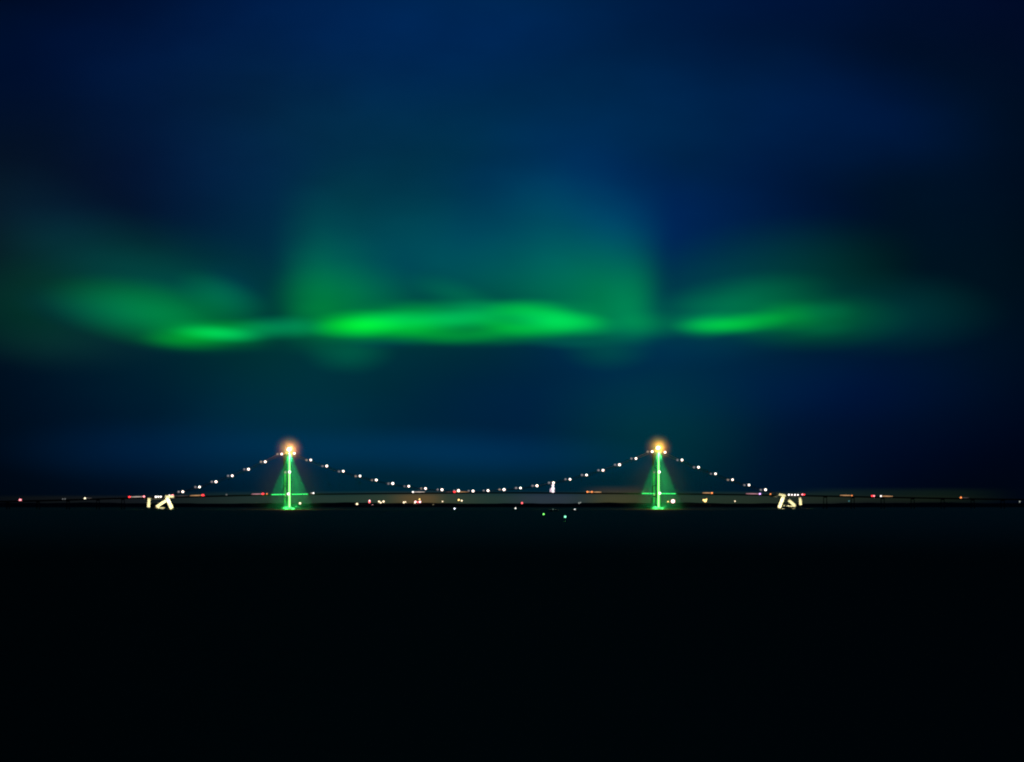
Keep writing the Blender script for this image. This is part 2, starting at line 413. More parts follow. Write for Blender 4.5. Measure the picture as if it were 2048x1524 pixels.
aurora('green aurora wisp with a curled upper edge, above the leftmost lit bridge pier', AURORA_WEST, 76000, 1500)
aurora('short slanting green aurora streak above the bridge side span right of both towers', AURORA_EAST, 82000, 1500)

# ------------------------------------------------------------------ water and far shore
m, n, l = new_mat('night_water')
out = n.new('ShaderNodeOutputMaterial'); mix = n.new('ShaderNodeMixShader'); l.new(mix.outputs[0], out.inputs[0])
di = n.new('ShaderNodeBsdfDiffuse'); gl = n.new('ShaderNodeBsdfGlossy'); mix.inputs[0].default_value = WGLOSS
di.inputs[0].default_value = (.010, .026, .014, 1); gl.inputs[0].default_value = (.75, 1, .44, 1); gl.inputs['Roughness'].default_value = .5
lw = n.new('ShaderNodeLayerWeight'); gr = n.new('ShaderNodeMapRange'); gr.interpolation_type = 'SMOOTHSTEP'; l.new(lw.outputs['Facing'], gr.inputs['Value'])
gr.inputs['From Min'].default_value = .990; gr.inputs['From Max'].default_value = .9992; gr.inputs['To Min'].default_value = WGLOSS; gr.inputs['To Max'].default_value = .75
l.new(gr.outputs[0], mix.inputs[0])      # the sea mirrors more and more of the sky as the view grazes it
l.new(di.outputs[0], mix.inputs[1]); l.new(gl.outputs[0], mix.inputs[2])
tc = n.new('ShaderNodeTexCoord'); mp = n.new('ShaderNodeMapping'); mp.inputs['Scale'].default_value = (.05, .02, 1); l.new(tc.outputs['Object'], mp.inputs[0])
no = n.new('ShaderNodeTexNoise'); no.inputs['Scale'].default_value = 1; no.inputs['Detail'].default_value = 4; l.new(mp.outputs[0], no.inputs['Vector'])
bp = n.new('ShaderNodeBump'); bp.inputs['Strength'].default_value = .6; bp.inputs['Distance'].default_value = 1.2; l.new(no.outputs[0], bp.inputs['Height'])
l.new(bp.outputs[0], gl.inputs['Normal']); l.new(bp.outputs[0], di.inputs['Normal'])
bm = bmesh.new()
v = [bm.verts.new(p) for p in ((-60000, -18000, 0), (60000, -18000, 0), (60000, 90000, 0), (-60000, 90000, 0))]; bm.faces.new(v)
tag(obj('water', bm, m), 'black night water of the strait', None, None, 'structure')

def shore_top(px):                        # height of the far shore's skyline
    return 2.0 * math.sin(px * .011) + 1.3 * math.sin(px * .037 + 1) + .7 * math.sin(px * .12)
SH = 23000.0
bm = bmesh.new(); prev = None
for i in range(221):
    px = -200 + i * 11.0
    X = lambda d: at(px, HOR, d).x
    tp = H - 1.2 * SH / F * 1.0 + shore_top(px) * .9
    prof = [(SH - 300, -1), (SH - 180, 1.2), (SH + 60, 4 + .2 * tp), (SH + 500, .75 * tp), (SH + 1100, tp), (SH + 2600, tp * .9), (SH + 5000, 2), (SH + 5200, -1)]
    ring = [bm.verts.new((X(d), d - D, z)) for d, z in prof]
    if prev:
        for a in range(len(prof) - 1): bm.faces.new((prev[a], prev[a + 1], ring[a + 1], ring[a]))
    prev = ring
tag(obj('shore', bm, LAND, smooth=True), 'low black far shore along the horizon', None, None, 'structure')

# ------------------------------------------------------------------ the bridge
bridge = empty('suspension_bridge', (0, 0, 0))
tag(bridge, 'long suspension bridge with two green lit towers and strings of white cable lamps', 'bridge')

DECK = [(-420, 1012), (-200, 1007.5), (0, 1002.5), (120, 1000), (255, 995.5), (330, 994), (420, 992), (515, 989.5), (577, 988.6), (665, 987.4), (760, 986.6), (880, 985.6), (960, 985),
        (1030, 984.8), (1150, 985.6), (1230, 986.4), (1315, 987), (1440, 988), (1560, 990), (1650, 991.3), (1700, 992.6), (1840, 995.2), (1920, 996.8), (2000, 998), (2060, 998.6), (2250, 1003), (2450, 1008)]
DTZ = [tz(*p) for p in DECK]
def deck_z(t):
    for (t0, z0), (t1, z1) in zip(DTZ, DTZ[1:]):
        if t <= t1:
            k = (t - t0) / (t1 - t0); return z0 + (z1 - z0) * k
    return DTZ[-1][1]
def deck_t(px): return tz(px, 990)[0]
N = 240; T0, T1 = DTZ[0][0], DTZ[-1][0]
ts = [T0 + (T1 - T0) * i / N for i in range(N + 1)]
zs = [sum(deck_z(t + k * 25) for k in range(-3, 4)) / 7 for t in ts]
def dz(t):
    i = min(max((t - T0) / (T1 - T0) * N, 0), N - 1e-6); j = int(i); return zs[j] + (zs[j + 1] - zs[j]) * (i - j)
bm = bmesh.new(); prev = None
for t, z in zip(ts, zs):
    sec = [(-1, .5), (-1, -.8), (1.2, -2.9), (WID - 1.2, -2.9), (WID + 1, -.8), (WID + 1, .5), (WID + .6, .5), (WID + .6, -.2), (-.6, -.2), (-.6, .5)]
    ring = [bm.verts.new(B(t, c, z + h)) for c, h in sec]
    if prev:
        for j in range(len(sec)): bm.faces.new((prev[j], prev[(j + 1) % len(sec)], ring[(j + 1) % len(sec)], ring[j]))
    prev = ring
deck = obj('deck', bm, GIRD, bridge); tag(deck, 'thin dark road deck running the whole width of the bridge')
for c in (-.8, WID + .8):                 # hand rails
    bm = bmesh.new()
    for i in range(0, N):
        t, z = ts[i], zs[i]
        tube(bm, [B(t, c, z + .5), B(t, c, z + 1.6)], .06, 4)
    for h in (1.05, 1.6): tube(bm, [B(t, c, z + h) for t, z in zip(ts, zs)], .06, 4)
    obj('railing', bm, DARK, deck)

# towers
TOWERS = [dict(px=577.6, top=898.5, look='left of centre'), dict(px=1315.8, top=895.5, look='right of centre')]
LEG_GLOW = lamp('green_floodlit_glow', (.84, 6.5, .62), 1.0)  # emission in place of floodlit leg paint
LEG_GLOW_FAR = lamp('dim_green_floodlit_glow', (.03, .60, .05), 1.0)
GREEN_DOT = lamp('green_deck_lamp', (.10, 1.8, .34), 1.0, False)
WHITE_DOT = lamp('white_lamp', (1.0, .90, .84), 3.2, False)
WARM_DOT = lamp('warm_lamp', (1.0, .62, .26), 2.4, False)
CABLE_L = lamp('cable_lamp_light', (1.0, .80, .70), 3.4, False)
CABLE_F = lamp('far_cable_lamp_light', (.26, .24, .25), 1.0, False)
CABLE_W = lamp('far_cable_lamp_warm_light', (.36, .28, .22), 1.0, False)
BEACON = lamp('beacon_light', (5.0, 3.6, 2.4), 1.4, False)

def spot(name, loc, to, col, watt, size, blend=.2, rad=1.0, parent=None):
    d = bpy.data.lights.new(name, 'SPOT'); d.color = col; d.energy = watt; d.spot_size = R(size); d.spot_blend = blend; d.shadow_soft_size = rad
    o = bpy.data.objects.new(name, d); COL.objects.link(o); o.location = loc
    o.rotation_euler = (Vector(to) - Vector(loc)).to_track_quat('-Z', 'Y').to_euler(); o.parent = parent
    return o
def point(name, loc, col, watt, rad=1.0, parent=None):
    d = bpy.data.lights.new(name, 'POINT'); d.color = col; d.energy = watt; d.shadow_soft_size = rad
    o = bpy.data.objects.new(name, d); COL.objects.link(o); o.location = loc; o.parent = parent
    return o
def small_lamp(name, p, r, mat, parent, bracket=True):
    bm = bmesh.new(); ball(bm, p, r, (1, 1, .92))
    return obj(name, bm, mat, parent, smooth=True)

for k, T in enumerate(TOWERS):
    t, ztop = tz(T['px'], T['top']); T['t'] = t; T['z'] = ztop - 6
    zt = ztop - 6; zd = dz(t)
    tower = empty('tower', (0, 0, 0)); tower.parent = bridge
    tag(tower, 'green floodlit steel tower ' + T['look'] + ' with an orange white beacon on top')
    # pier: round concrete caisson in the water
    bm = bmesh.new(); c0 = B(t, WID / 2, 0)
    lathe(bm, [(21, -4), (21, 2.4), (22, 2.6), (22, 3.6), (20, 3.9), (15, 4.2), (14, 6.5)], 28, (c0.x, c0.y))
    obj('pier', bm, CONC, tower)
    for c in (0, WID):
        bm = bmesh.new()
        for (za, zb, wa, wb) in ((4, zd - 6, 3.3, 3.0), (zd - 6, zt, 3.0, 2.3)):
            prism8(bm, [B(t - wa, c - wa, za), B(t + wa, c - wa, za), B(t + wa, c + wa, za), B(t - wa, c + wa, za),
                        B(t - wb, c - wb, zb), B(t + wb, c - wb, zb), B(t + wb, c + wb, zb), B(t - wb, c + wb, zb)])
        leg = obj('leg', bm, STEEL, tower)
        # emissive slab standing in for floodlight on the leg's outer face
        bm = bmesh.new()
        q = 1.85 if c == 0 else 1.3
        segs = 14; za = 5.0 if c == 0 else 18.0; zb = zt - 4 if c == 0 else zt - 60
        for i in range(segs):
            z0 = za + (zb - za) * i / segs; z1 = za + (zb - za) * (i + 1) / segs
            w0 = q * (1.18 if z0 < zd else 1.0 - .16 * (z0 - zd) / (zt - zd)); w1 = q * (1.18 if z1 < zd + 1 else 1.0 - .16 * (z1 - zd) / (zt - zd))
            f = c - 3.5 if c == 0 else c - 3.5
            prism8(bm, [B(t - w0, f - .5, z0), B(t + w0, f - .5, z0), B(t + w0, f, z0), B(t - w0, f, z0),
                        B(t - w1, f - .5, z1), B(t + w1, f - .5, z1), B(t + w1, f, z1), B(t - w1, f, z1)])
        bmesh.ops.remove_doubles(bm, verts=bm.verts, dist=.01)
        obj('floodlit_glow', bm, LEG_GLOW if c == 0 else LEG_GLOW_FAR, leg)
    # portal beams and bracing between the legs
    for z, h in ((zt - 4, 5), (zt - 45, 4), (zd + 22, 4), (zd - 8, 4)):
        bm = bmesh.new(); prism8(bm, [B(t + sx, c, z + s) for s in (-h / 2, h / 2) for sx, c in ((-1.6, 2.9), (1.6, 2.9), (1.6, WID - 2.9), (-1.6, WID - 2.9))])
        obj('cross_beam', bm, STEEL, tower)
    for z0, z1 in ((zt - 42, zt - 8), (zd + 25, zt - 48), (8, zd - 11)):
        for c0, c1 in ((3, WID - 3), (WID - 3, 3)):
            bm = bmesh.new(); tube(bm, [B(t, c0, z0), B(t, c1, z1)], .7, 6); obj('brace', bm, STEEL, tower)
    # saddle caps and mast
    for c in (0, WID):
        bm = bmesh.new(); prism8(bm, [B(t + a, c + b, z) for z, s in ((zt, 3.2), (zt + 2.2, 2.0)) for a, b in ((-s, -s), (s, -s), (s, s), (-s, s))]); obj('saddle', bm, STEEL, tower)
    bm = bmesh.new(); tube(bm, [B(t, 0, zt + 2), B(t, 0, zt + 6)], .4, 8); obj('mast', bm, STEEL, tower)
    small_lamp('beacon', B(t, -1, zt + 5.5), 5.2, BEACON, tower)
    # lamps on the shaft and at the deck
    zm = tz(T['px'], 944)[1]
    small_lamp('shaft_lamp', B(t - (0 if k == 0 else -1.5), -4.6, zm), 3.6, WHITE_DOT, tower)
    small_lamp('shaft_lamp', B(t - 1, WID - 6, zm - .8), 3.4 if k == 0 else 2.6, CABLE_W, tower)
    small_lamp('shaft_lamp', B(t + (-4 if k == 0 else 3), -5, zd + 1), 3.4, WHITE_DOT, tower)
    small_lamp('shaft_lamp', B(t - 1, WID - 6, zd - 1.5), 2.4, WARM_DOT, tower)
    # green lamps along the parapet beside the tower
    offs = (-49, -41, -33, -24, -15, 12, 20, 28, 36, 45, 53)
    for j, dx in enumerate(offs):
        ta = t + dx
        bm = bmesh.new(); prism8(bm, [B(ta + a, c, dz(ta) + h) for h in (-1.2, .9) for a, c in ((-3.4, -2.2), (3.4, -2.2), (3.4, -1.1), (-3.4, -1.1))])
        obj('deck_lamp', bm, GREEN_DOT, deck)
    # light objects: downlight added at the head to make the green cone, warm beacon
    spot('added_green_downlight', B(t, -6, zt - 2), B(t, -6, 0), (.0, 1.0, .20), GCONE, 50, .22, 1.0, tower)
    for dx, s_ in ((-49, 13), (51, 13), (-27, 16), (30, 16)):      # uplights on the deck aimed at the head of the tower
        spot('green_uplight', B(t + dx, -1.8, dz(t + dx) + 1.2), B(t + dx * .12, -1.5, zt - 22), (.0, 1.0, .16), GUP, s_, .6, .5, tower)
    for dx in (-15, 13):                  # low green lamps washing the pier
        point('pier_lamp', B(t + dx, -14, 7), (.05, 1.0, .18), 40000, .5, tower)
    point('beacon_lamp', B(t, -8.5, zt + 6), (1.0, .34, .03) if k else (1.0, .27, .08), PBEACON, 1.5, tower)

# cables
LX = [(365.5, 983.5), (399, 974), (432, 963.5), (464.5, 951.5), (497, 938.5), (530.5, 923.5), (563.5, 908), (588.5, 906.8), (621.5, 920), (653.5, 932), (686.5, 942.5), (720, 952), (752.5, 960),
      (785.5, 967), (817.5, 972.5), (851, 977), (884, 979.5), (917, 981.2), (946, 982), (976, 981.2), (1008, 979.2), (1041, 976), (1074, 971.5), (1107, 965.5), (1140, 958.5), (1173, 950),
      (1206, 940.5), (1239, 929.5), (1272, 917), (1304.5, 903.2), (1330, 904.5), (1364, 920), (1397, 934.5), (1431, 947.5), (1465, 959.5), (1498, 970), (1531, 979.5)]
LT = [tz(*p) for p in LX]
ends = [(tz(300, 996)[0], tz(300, 996.5)[1]), (tz(1598, 993)[0], tz(1598, 993.5)[1])]
CAB = [ends[0]] + LT[:7] + [(TOWERS[0]['t'], TOWERS[0]['z'] + 1)] + LT[7:30] + [(TOWERS[1]['t'], TOWERS[1]['z'] + 1)] + LT[30:] + [ends[1]]
for c in (0, WID):
    bm = bmesh.new(); tube(bm, [B(t, c, z - 1.8) for t, z in CAB], .62, 8)
    cable = obj('main_cable', bm, STEEL, bridge, smooth=True)
    for (t0, z0), (t1, z1) in zip(CAB, CAB[1:]):        # one hanger every 26 m, each a piece of its cable
        m_ = max(1, int((t1 - t0) / 26))
        for q in range(m_):
            kf = q / m_; tq = t0 + (t1 - t0) * kf; zq = z0 + (z1 - z0) * kf - 2.2
            if zq > dz(tq) + 3:
                bm = bmesh.new(); tube(bm, [B(tq, c, dz(tq) + .6), B(tq, c, zq)], .09, 4); obj('suspender_rope', bm, DARK, cable)
    for j, (t, z) in enumerate(LT):
        r = random.uniform(3.0, 3.7) if c == 0 else random.uniform(2.6, 3.4)
        small_lamp('cable_lamp', B(t, c, z), r, CABLE_L if c == 0 else (CABLE_W if j in (5, 6, 8, 11, 12, 15, 20, 29, 34) else CABLE_F), cable)

# anchorages: pale concrete frames lit by floodlights
FLOOD = []
for k in (0, 1):
    sgn = 1 if k == 0 else -1
    anch = empty('anchorage', (0, 0, 0)); anch.parent = bridge
    tag(anch, ('yellow lit concrete anchorage with slanting legs near the left end of the cables', 'yellow lit concrete anchorage with slanting legs near the right end of the cables')[k])
    if k == 0: P = dict(post=((298.5, 996), (297, 1015)), diag=((331, 1001), (309.5, 1016)), leg=((331.5, 994), (343, 1019.5)), sill=((308, 1016), (330, 1015.6)), cap=((328, 992.6), (347, 993.2)), base=(288, 345, 1018.6))
    else: P = dict(post=((1600, 994), (1601.5, 1010)), diag=((1574, 998), (1591, 1012.5)), leg=((1565.5, 993), (1556.5, 1016)), sill=((1568, 1011.5), (1590, 1012.5)), cap=((1556, 988.5), (1570, 991.5)), base=(1545, 1608, 1017.2))
    spec = (('post', 8.5, (0, 4)), ('diag', 8.0, (-1.2, 3)), ('leg', 10.5, (-4, 1.5)), ('sill', 2.4, (1, 3)), ('cap', 5.5, (-5, -1.6)))
    for nm, wd, dd in spec:
        p, q = tz(*P[nm][0]), tz(*P[nm][1])
        bm = bmesh.new(); bbar(bm, (p[0], max(p[1], 1)), (q[0], max(q[1], 1)), wd, dd)
        bmesh.ops.bevel(bm, geom=bm.edges[:], offset=.25, segments=1, affect='EDGES')
        obj({'post': 'column', 'diag': 'diagonal_strut', 'leg': 'slanting_leg', 'sill': 'tie_beam', 'cap': 'cap_beam'}[nm], bm, CONC, anch)
    # footing at the water and a dark beam under the deck
    ta, tb = tz(P['base'][0], 1010)[0], tz(P['base'][1], 1010)[0]
    zt_ = dz((ta + tb) / 2) - 3.3
    bm = bmesh.new(); prism8(bm, [B(t_, c_, z_) for z_ in (zt_ - 2.2, zt_) for t_, c_ in ((ta + 6, 12), (tb - 6, 12), (tb - 6, WID - 2), (ta + 6, WID - 2))])
    obj('rear_beam', bm, GIRD, anch)
    bm = bmesh.new(); prism8(bm, [B(t_, c_, z_) for z_ in (-3, 1.2) for t_, c_ in ((ta, -12), (tb, -12), (tb, WID + 10), (ta, WID + 10))])
    obj('footing', bm, CONC, anch)
    for (px, py, pw, sz) in ((sum(q[0] for q in P['cap']) / 2, sum(q[1] for q in P['cap']) / 2, 1.2, 34), (P['post'][0][0], 1005, 1.0, 34), ((P['diag'][0][0] + P['diag'][1][0]) / 2, 1008, 1.0, 40), ((P['leg'][0][0] + P['leg'][1][0]) / 2, 1007, 1.25, 44)):
        tt, zz = tz(px, py)
        spot('yellow_floodlight', B(tt, -46, 6), B(tt, 2, zz), (1.0, .92, .50), AFLOOD * pw, sz, .5, .8, anch)
        bm = bmesh.new(); prism8(bm, [B(tt + a, c_, z_) for z_ in (-3, 4.6) for a, c_ in ((-1, -48), (1, -48), (1, -46.5), (-1, -46.5))]); obj('floodlight_post', bm, DARK, anch)
    # white lamps along the deck edge above
    for px in ((311, 316, 321) if k == 0 else (1577, 1583, 1589, 1595)):
        ta = tz(px, 994)[0]
        small_lamp('deck_lamp', B(ta, -2, dz(ta) + 1.0), random.uniform(2.0, 2.7), WHITE_DOT, deck)
# approach piers
for px in (-40, 20, 80, 140, 200, 250, 1655, 1710, 1770, 1830, 1890, 1950, 2010, 2070):
    t = deck_t(px); z = dz(t) - 3.1
    bm = bmesh.new()
    for c in (4, WID - 4):
        prism8(bm, [B(t + a, c + b, zz) for zz, s in ((-3, 1.1), (z, .7)) for a, b in ((-s, -s), (s, -s), (s, s), (-s, s))])
    prism8(bm, [B(t + a, c_, zz) for zz in (z - 2.5, z) for a, c_ in ((-1, 5.3), (1, 5.3), (1, WID - 5.3), (-1, WID - 5.3))])
    obj('approach_pier', bm, DARK, bridge)

# thin night mist hanging round each tower, in which the lamps glow
m, n, l = new_mat('night_mist')
out = n.new('ShaderNodeOutputMaterial'); pv = n.new('ShaderNodeVolumePrincipled'); l.new(pv.outputs[0], out.inputs['Volume'])
pv.inputs['Color'].default_value = (1, 1, 1, 1); pv.inputs['Anisotropy'].default_value = 0.0
tc = n.new('ShaderNodeTexCoord'); ln = n.new('ShaderNodeVectorMath'); ln.operation = 'DOT_PRODUCT'
l.new(tc.outputs['Object'], ln.inputs[0]); l.new(tc.outputs['Object'], ln.inputs[1])
iv = n.new('ShaderNodeMath'); iv.operation = 'SUBTRACT'; iv.use_clamp = True; iv.inputs[0].default_value = 1; l.new(ln.outputs['Value'], iv.inputs[1])
pw = n.new('ShaderNodeMath'); pw.operation = 'POWER'; l.new(iv.outputs[0], pw.inputs[0]); pw.inputs[1].default_value = 2
oi = n.new('ShaderNodeObjectInfo');  sa = n.new('ShaderNodeSeparateColor'); l.new(oi.outputs['Color'], sa.inputs[0])
ex = n.new('ShaderNodeMath'); ex.operation = 'MULTIPLY'; l.new(sa.outputs[1], ex.inputs[0]); ex.inputs[1].default_value = 10; l.new(ex.outputs[0], pw.inputs[1])
de = n.new('ShaderNodeMath'); de.operation = 'MULTIPLY'; l.new(pw.outputs[0], de.inputs[0]); l.new(sa.outputs[0], de.inputs[1]); l.new(de.outputs[0], pv.inputs['Density'])
m.cycles.volume_step_rate = .6
for T in TOWERS:                          # dense ball added round the beacon to make its halo, thin down the shaft
    for nm, zc, rad, dens in (('added round the beacon of', T['z'] + 6, (54, 54, 52), MIST_HEAD), ('down the shaft of', 40, (125, 125, 128), MIST)):
        bm = bmesh.new(); bmesh.ops.create_icosphere(bm, subdivisions=4, radius=1)
        o = obj('mist', bm, m, loc=B(T['t'], WID / 2 if zc == 40 else 0, zc), smooth=True); o.scale = rad; o.color = (dens, .5 if dens == MIST_HEAD else .2, 0, 1)   # density and how fast it thins outwards
        tag(o, 'thin glowing night mist ' + nm + ' the bridge tower ' + T['look'], None, None, 'stuff')

# ------------------------------------------------------------------ traffic on the bridge
RED = lamp('red_tail_light', (3.0, .10, .12), 1.3, False)
PINK = lamp('pink_red_light', (2.4, .62, .72), 1.3, False)
ORANGE = lamp('orange_marker_light', (2.2, .62, .16), 1.0, False)
CREAM = lamp('cream_headlight', (1.8, 1.6, 1.1), 1.3, False)
WHITEV = lamp('white_headlight', (1.8, 1.65, 1.55), 1.4, False)
VIOLET = lamp('violet_marker_light', (1.9, 1.0, 2.6), 1.2, False)
GREYL = lamp('dim_grey_light', (.16, .17, .17), 1.0, False)
S_WARM = lamp('warm_light_trail', (.75, .40, .18), 1.0, False)  # emission for the light trails added along vehicle sides
S_PALE = lamp('pale_light_trail', (.66, .55, .48), 1.0, False)
S_PINK = lamp('pink_light_trail', (.70, .32, .38), 1.0, False)
S_DIM = lamp('dim_light_trail', (.07, .06, .06), 1.0, False)
BODY = surf('vehicle_paint', (.03, .03, .035), (.06, .06, .06), .6, .35)
TYRE = surf('tyre_rubber', (.012, .012, .012), (.02, .02, .02), 2, .9)
GLASS = surf('dark_window', (.01, .012, .015), (.015, .017, .02), 1, .1)
VG = 'vehicles crossing the bridge at night'
def vehicle(label, cat, px0, px1, left=None, right=None, strip=None, rl=2.4, rr=2.4, up=0):
    """A vehicle on the near lane between two places; left / right = lamp material at that end, strip = glow added along the side as a light trail."""
    t0, t1 = deck_t(px0), deck_t(px1); Lg = max(t1 - t0, 6.5); tc_ = (t0 + t1) / 2
    name = {'lorry': 'lorry', 'car': 'car', 'van': 'van'}[cat]
    o = empty(name, B(tc_, .8, dz(tc_) - .16)); o.rotation_euler = (0, math.atan2(-(dz(t1) - dz(t0)), max(t1 - t0, 1)), A) if False else (0, 0, A)
    hgt = {'lorry': 3.9, 'car': 1.6, 'van': 2.6}[cat]; wd = {'lorry': 2.6, 'car': 1.9, 'van': 2.1}[cat]
    h = Lg / 2; slope = (dz(t1) - dz(t0)) / max(t1 - t0, 1)
    zz = lambda x: slope * x
    bm = bmesh.new()
    if cat == 'lorry':
        for a, b, hh in ((-h, h - 3.6, hgt), (h - 3.2, h, 3.1)):
            prism8(bm, [(x, y, .9 + zz(x)) for x, y in ((a, 0), (b, 0), (b, wd), (a, wd))] + [(x, y, hh + zz(x)) for x, y in ((a, .05), (b, .05), (b, wd - .05), (a, wd - .05))])
    elif cat == 'van':
        prism8(bm, [(x, y, .5 + zz(x)) for x, y in ((-h, 0), (h, 0), (h, wd), (-h, wd))] + [(x, y, hgt + zz(x)) for x, y in ((-h + .2, .1), (h - 1.2, .1), (h - 1.2, wd - .1), (-h + .2, wd - .1))])
    else:
        prism8(bm, [(x, y, .4 + zz(x)) for x, y in ((-h, 0), (h, 0), (h, wd), (-h, wd))] + [(x, y, .95 + zz(x)) for x, y in ((-h, 0), (h, 0), (h, wd), (-h, wd))])
        prism8(bm, [(x, y, .953 + zz(x)) for x, y in ((-h * .6, .1), (h * .45, .1), (h * .45, wd - .1), (-h * .6, wd - .1))] + [(x, y, hgt + zz(x)) for x, y in ((-h * .45, .3), (h * .2, .3), (h * .2, wd - .3), (-h * .45, wd - .3))])
    obj('body', bm, BODY, o)
    nw = 2 if cat != 'lorry' else max(3, int(Lg / 7))
    for i in range(nw):
        x = -h + 1.3 + (Lg - 2.6) * i / (nw - 1)
        for y in (-.02, wd - .28):
            bm = bmesh.new()
            bmesh.ops.create_cone(bm, cap_ends=True, segments=12, radius1=.5, radius2=.5, depth=.3, matrix=Matrix.Translation((x, y + .15, .5 + zz(x))) @ Matrix.Rotation(math.pi / 2, 4, 'X'))
            obj('wheel', bm, TYRE, o)
    if strip:
        bm = bmesh.new(); a, b = -h + .4, h - .4
        m_ = 8
        for i in range(m_):                # tapering glow added as the drawn-out light trail, clear of the rail
            x0, x1 = a + (b - a) * i / m_, a + (b - a) * (i + 1) / m_
            w = lambda x: 1.15 * (1 - .55 * abs(x) / h)
            prism8(bm, [(x, y, 2.3 + up + zz(x) + s * w(x)) for s in (-1, 1) for x, y in ((x0, -.5), (x1, -.5), (x1, -.06), (x0, -.06))])
        bmesh.ops.remove_doubles(bm, verts=bm.verts, dist=.01)
        obj('light_trail', bm, strip, o)
    for mt, x, r in ((left, -h, rl), (right, h, rr)):
        if mt:
            nm = 'tail_light' if mt in (RED, PINK, ORANGE) else 'headlight'
            bm = bmesh.new(); ball(bm, (x, -.4, 2.3 + up + zz(x)), r, (1.15, .5, .85)); obj(nm, bm, mt, o, smooth=True)
    return tag(o, label, cat, VG)
vehicle('pink red lit car alone on the dark approach road at the far left edge', 'car', 36.5, 40, None, PINK, None, rr=3.2)
vehicle('barely lit grey car on the approach road, second light from the left', 'car', 126, 130, GREYL, GREYL, None, 2, 2)
vehicle('cream lit lorry with a fading light streak on the left approach, third light from the left', 'lorry', 170, 184, CREAM, None, S_DIM, 2.6)
vehicle('long lorry with red left end and pink right end beside the left anchorage column', 'lorry', 259, 288, RED, PINK, S_PALE, 2.6, 2.8)
vehicle('red and pink lit van on top of the left anchorage slanting leg', 'van', 339, 345, WHITEV, PINK, None, 3.2, 3.6, 1)
vehicle('dim light streaked lorry just right of the left anchorage', 'lorry', 350, 377, None, None, S_DIM)
vehicle('orange light streaked lorry with a big red end, between the left anchorage and left tower', 'lorry', 380, 406, None, RED, S_WARM, 2, 3.4)
vehicle('faint grey lit car on the left side span between the red lorry and tower', 'car', 449, 453, None, GREYL, None, 2, 2.4)
vehicle('grey pink light streaked lorry with a red end arriving at the left tower', 'lorry', 503, 526, None, RED, S_PINK, 2, 3.0)
vehicle('small orange lit car between the red lorry end and the left tower lamps', 'car', 530.5, 533, None, ORANGE, None, 2, 1.8)
vehicle('white lit van at the right end of the left tower green deck lamps', 'van', 621, 627, None, WHITEV, S_PALE, 2, 2.4)
vehicle('white light streaked lorry under the sagging cable left of midspan', 'lorry', 826, 850, WHITEV, None, S_PALE, 2.4, 2, .6)
vehicle('lorry with a red light and cream light streak at midspan below the lowest cable lamps', 'lorry', 909, 938, RED, None, S_WARM, 2.8, 2, .4)
vehicle('dim lorry trailing the red lit lorry at midspan', 'lorry', 892, 904, None, None, S_DIM)
vehicle('orange red lit lorry with a pale tail on the deck before the right tower', 'lorry', 1175, 1184, ORANGE, ORANGE, S_WARM, 2.6, 2.4, .8)
vehicle('pale light streaked lorry just behind the orange lorry before the right tower', 'lorry', 1187, 1203, None, None, S_WARM, up=.4)
vehicle('orange lit lorry on the right side span just right of the green deck lamps', 'lorry', 1405, 1424, None, ORANGE, S_WARM, 2, 2.6, .6)
vehicle('pink light streaked lorry with violet end near the foot of the right cable', 'lorry', 1492, 1520, None, VIOLET, S_PINK, 2, 2.8)
vehicle('orange pink lit car between the violet lorry and the right anchorage', 'car', 1541, 1545, ORANGE, None, None, 2.0)
vehicle('red lit car on the deck at the right edge of the right anchorage', 'car', 1605, 1608.5, PINK, RED, None, 2.6, 2.2)
vehicle('orange light streaked lorry on the right approach nearest the anchorage', 'lorry', 1680, 1704, None, ORANGE, S_WARM, 2, 1.8)
vehicle('red lit car leading a white lit lorry on the right approach', 'car', 1744.5, 1748, RED, PINK, None, 2.6, 2.4)
vehicle('white and orange light streaked lorry behind a red car on the right approach', 'lorry', 1762, 1786, WHITEV, None, S_WARM, 2.6)
vehicle('red orange lit lorry with a fading tail, farthest right on the bridge', 'lorry', 1922, 1938, ORANGE, None, S_DIM, 2.8)

MASTL = lamp('pinkish_white_work_light', (1.5, 1.22, 1.36), 1.1, False)
# tall work light standing on the deck under the rising cable
t = deck_t(1106); mast = empty('light_mast', B(t, 1.0, dz(t) - .2)); mast.rotation_euler = (0, 0, A)
tag(mast, 'tall stack of bright white work lights on the deck below the cable right of midspan', 'light mast')
bm = bmesh.new(); box(bm, -2, 2, -.4, 1.4, 0, .6); tube(bm, [Vector((0, .5, .5)), Vector((0, .5, 25))], .35, 8); tube(bm, [Vector((-7.5, .5, .6)), Vector((-6.2, .5, 14)), Vector((-3, .5, 23)), Vector((0, .5, 24))], .25, 6)
obj('pole', bm, DARK, mast)
for z, r, s in ((3.4, 4.4, .85), (11.5, 5.0, 1.15), (20, 4.0, .9)):
    bm = bmesh.new(); ball(bm, (0, -.9, z), r, (1, .4, s)); obj('lamp_head', bm, MASTL, mast, smooth=True)
bm = bmesh.new(); tube(bm, [Vector((-7.6, -.2, 2.5)), Vector((-6.6, -.2, 8)), Vector((-6.0, -.2, 12))], 2.2, 8); obj('lamp_head', bm, lamp('pinkish_work_light', (.85, .62, .72), 1.0, False), mast)

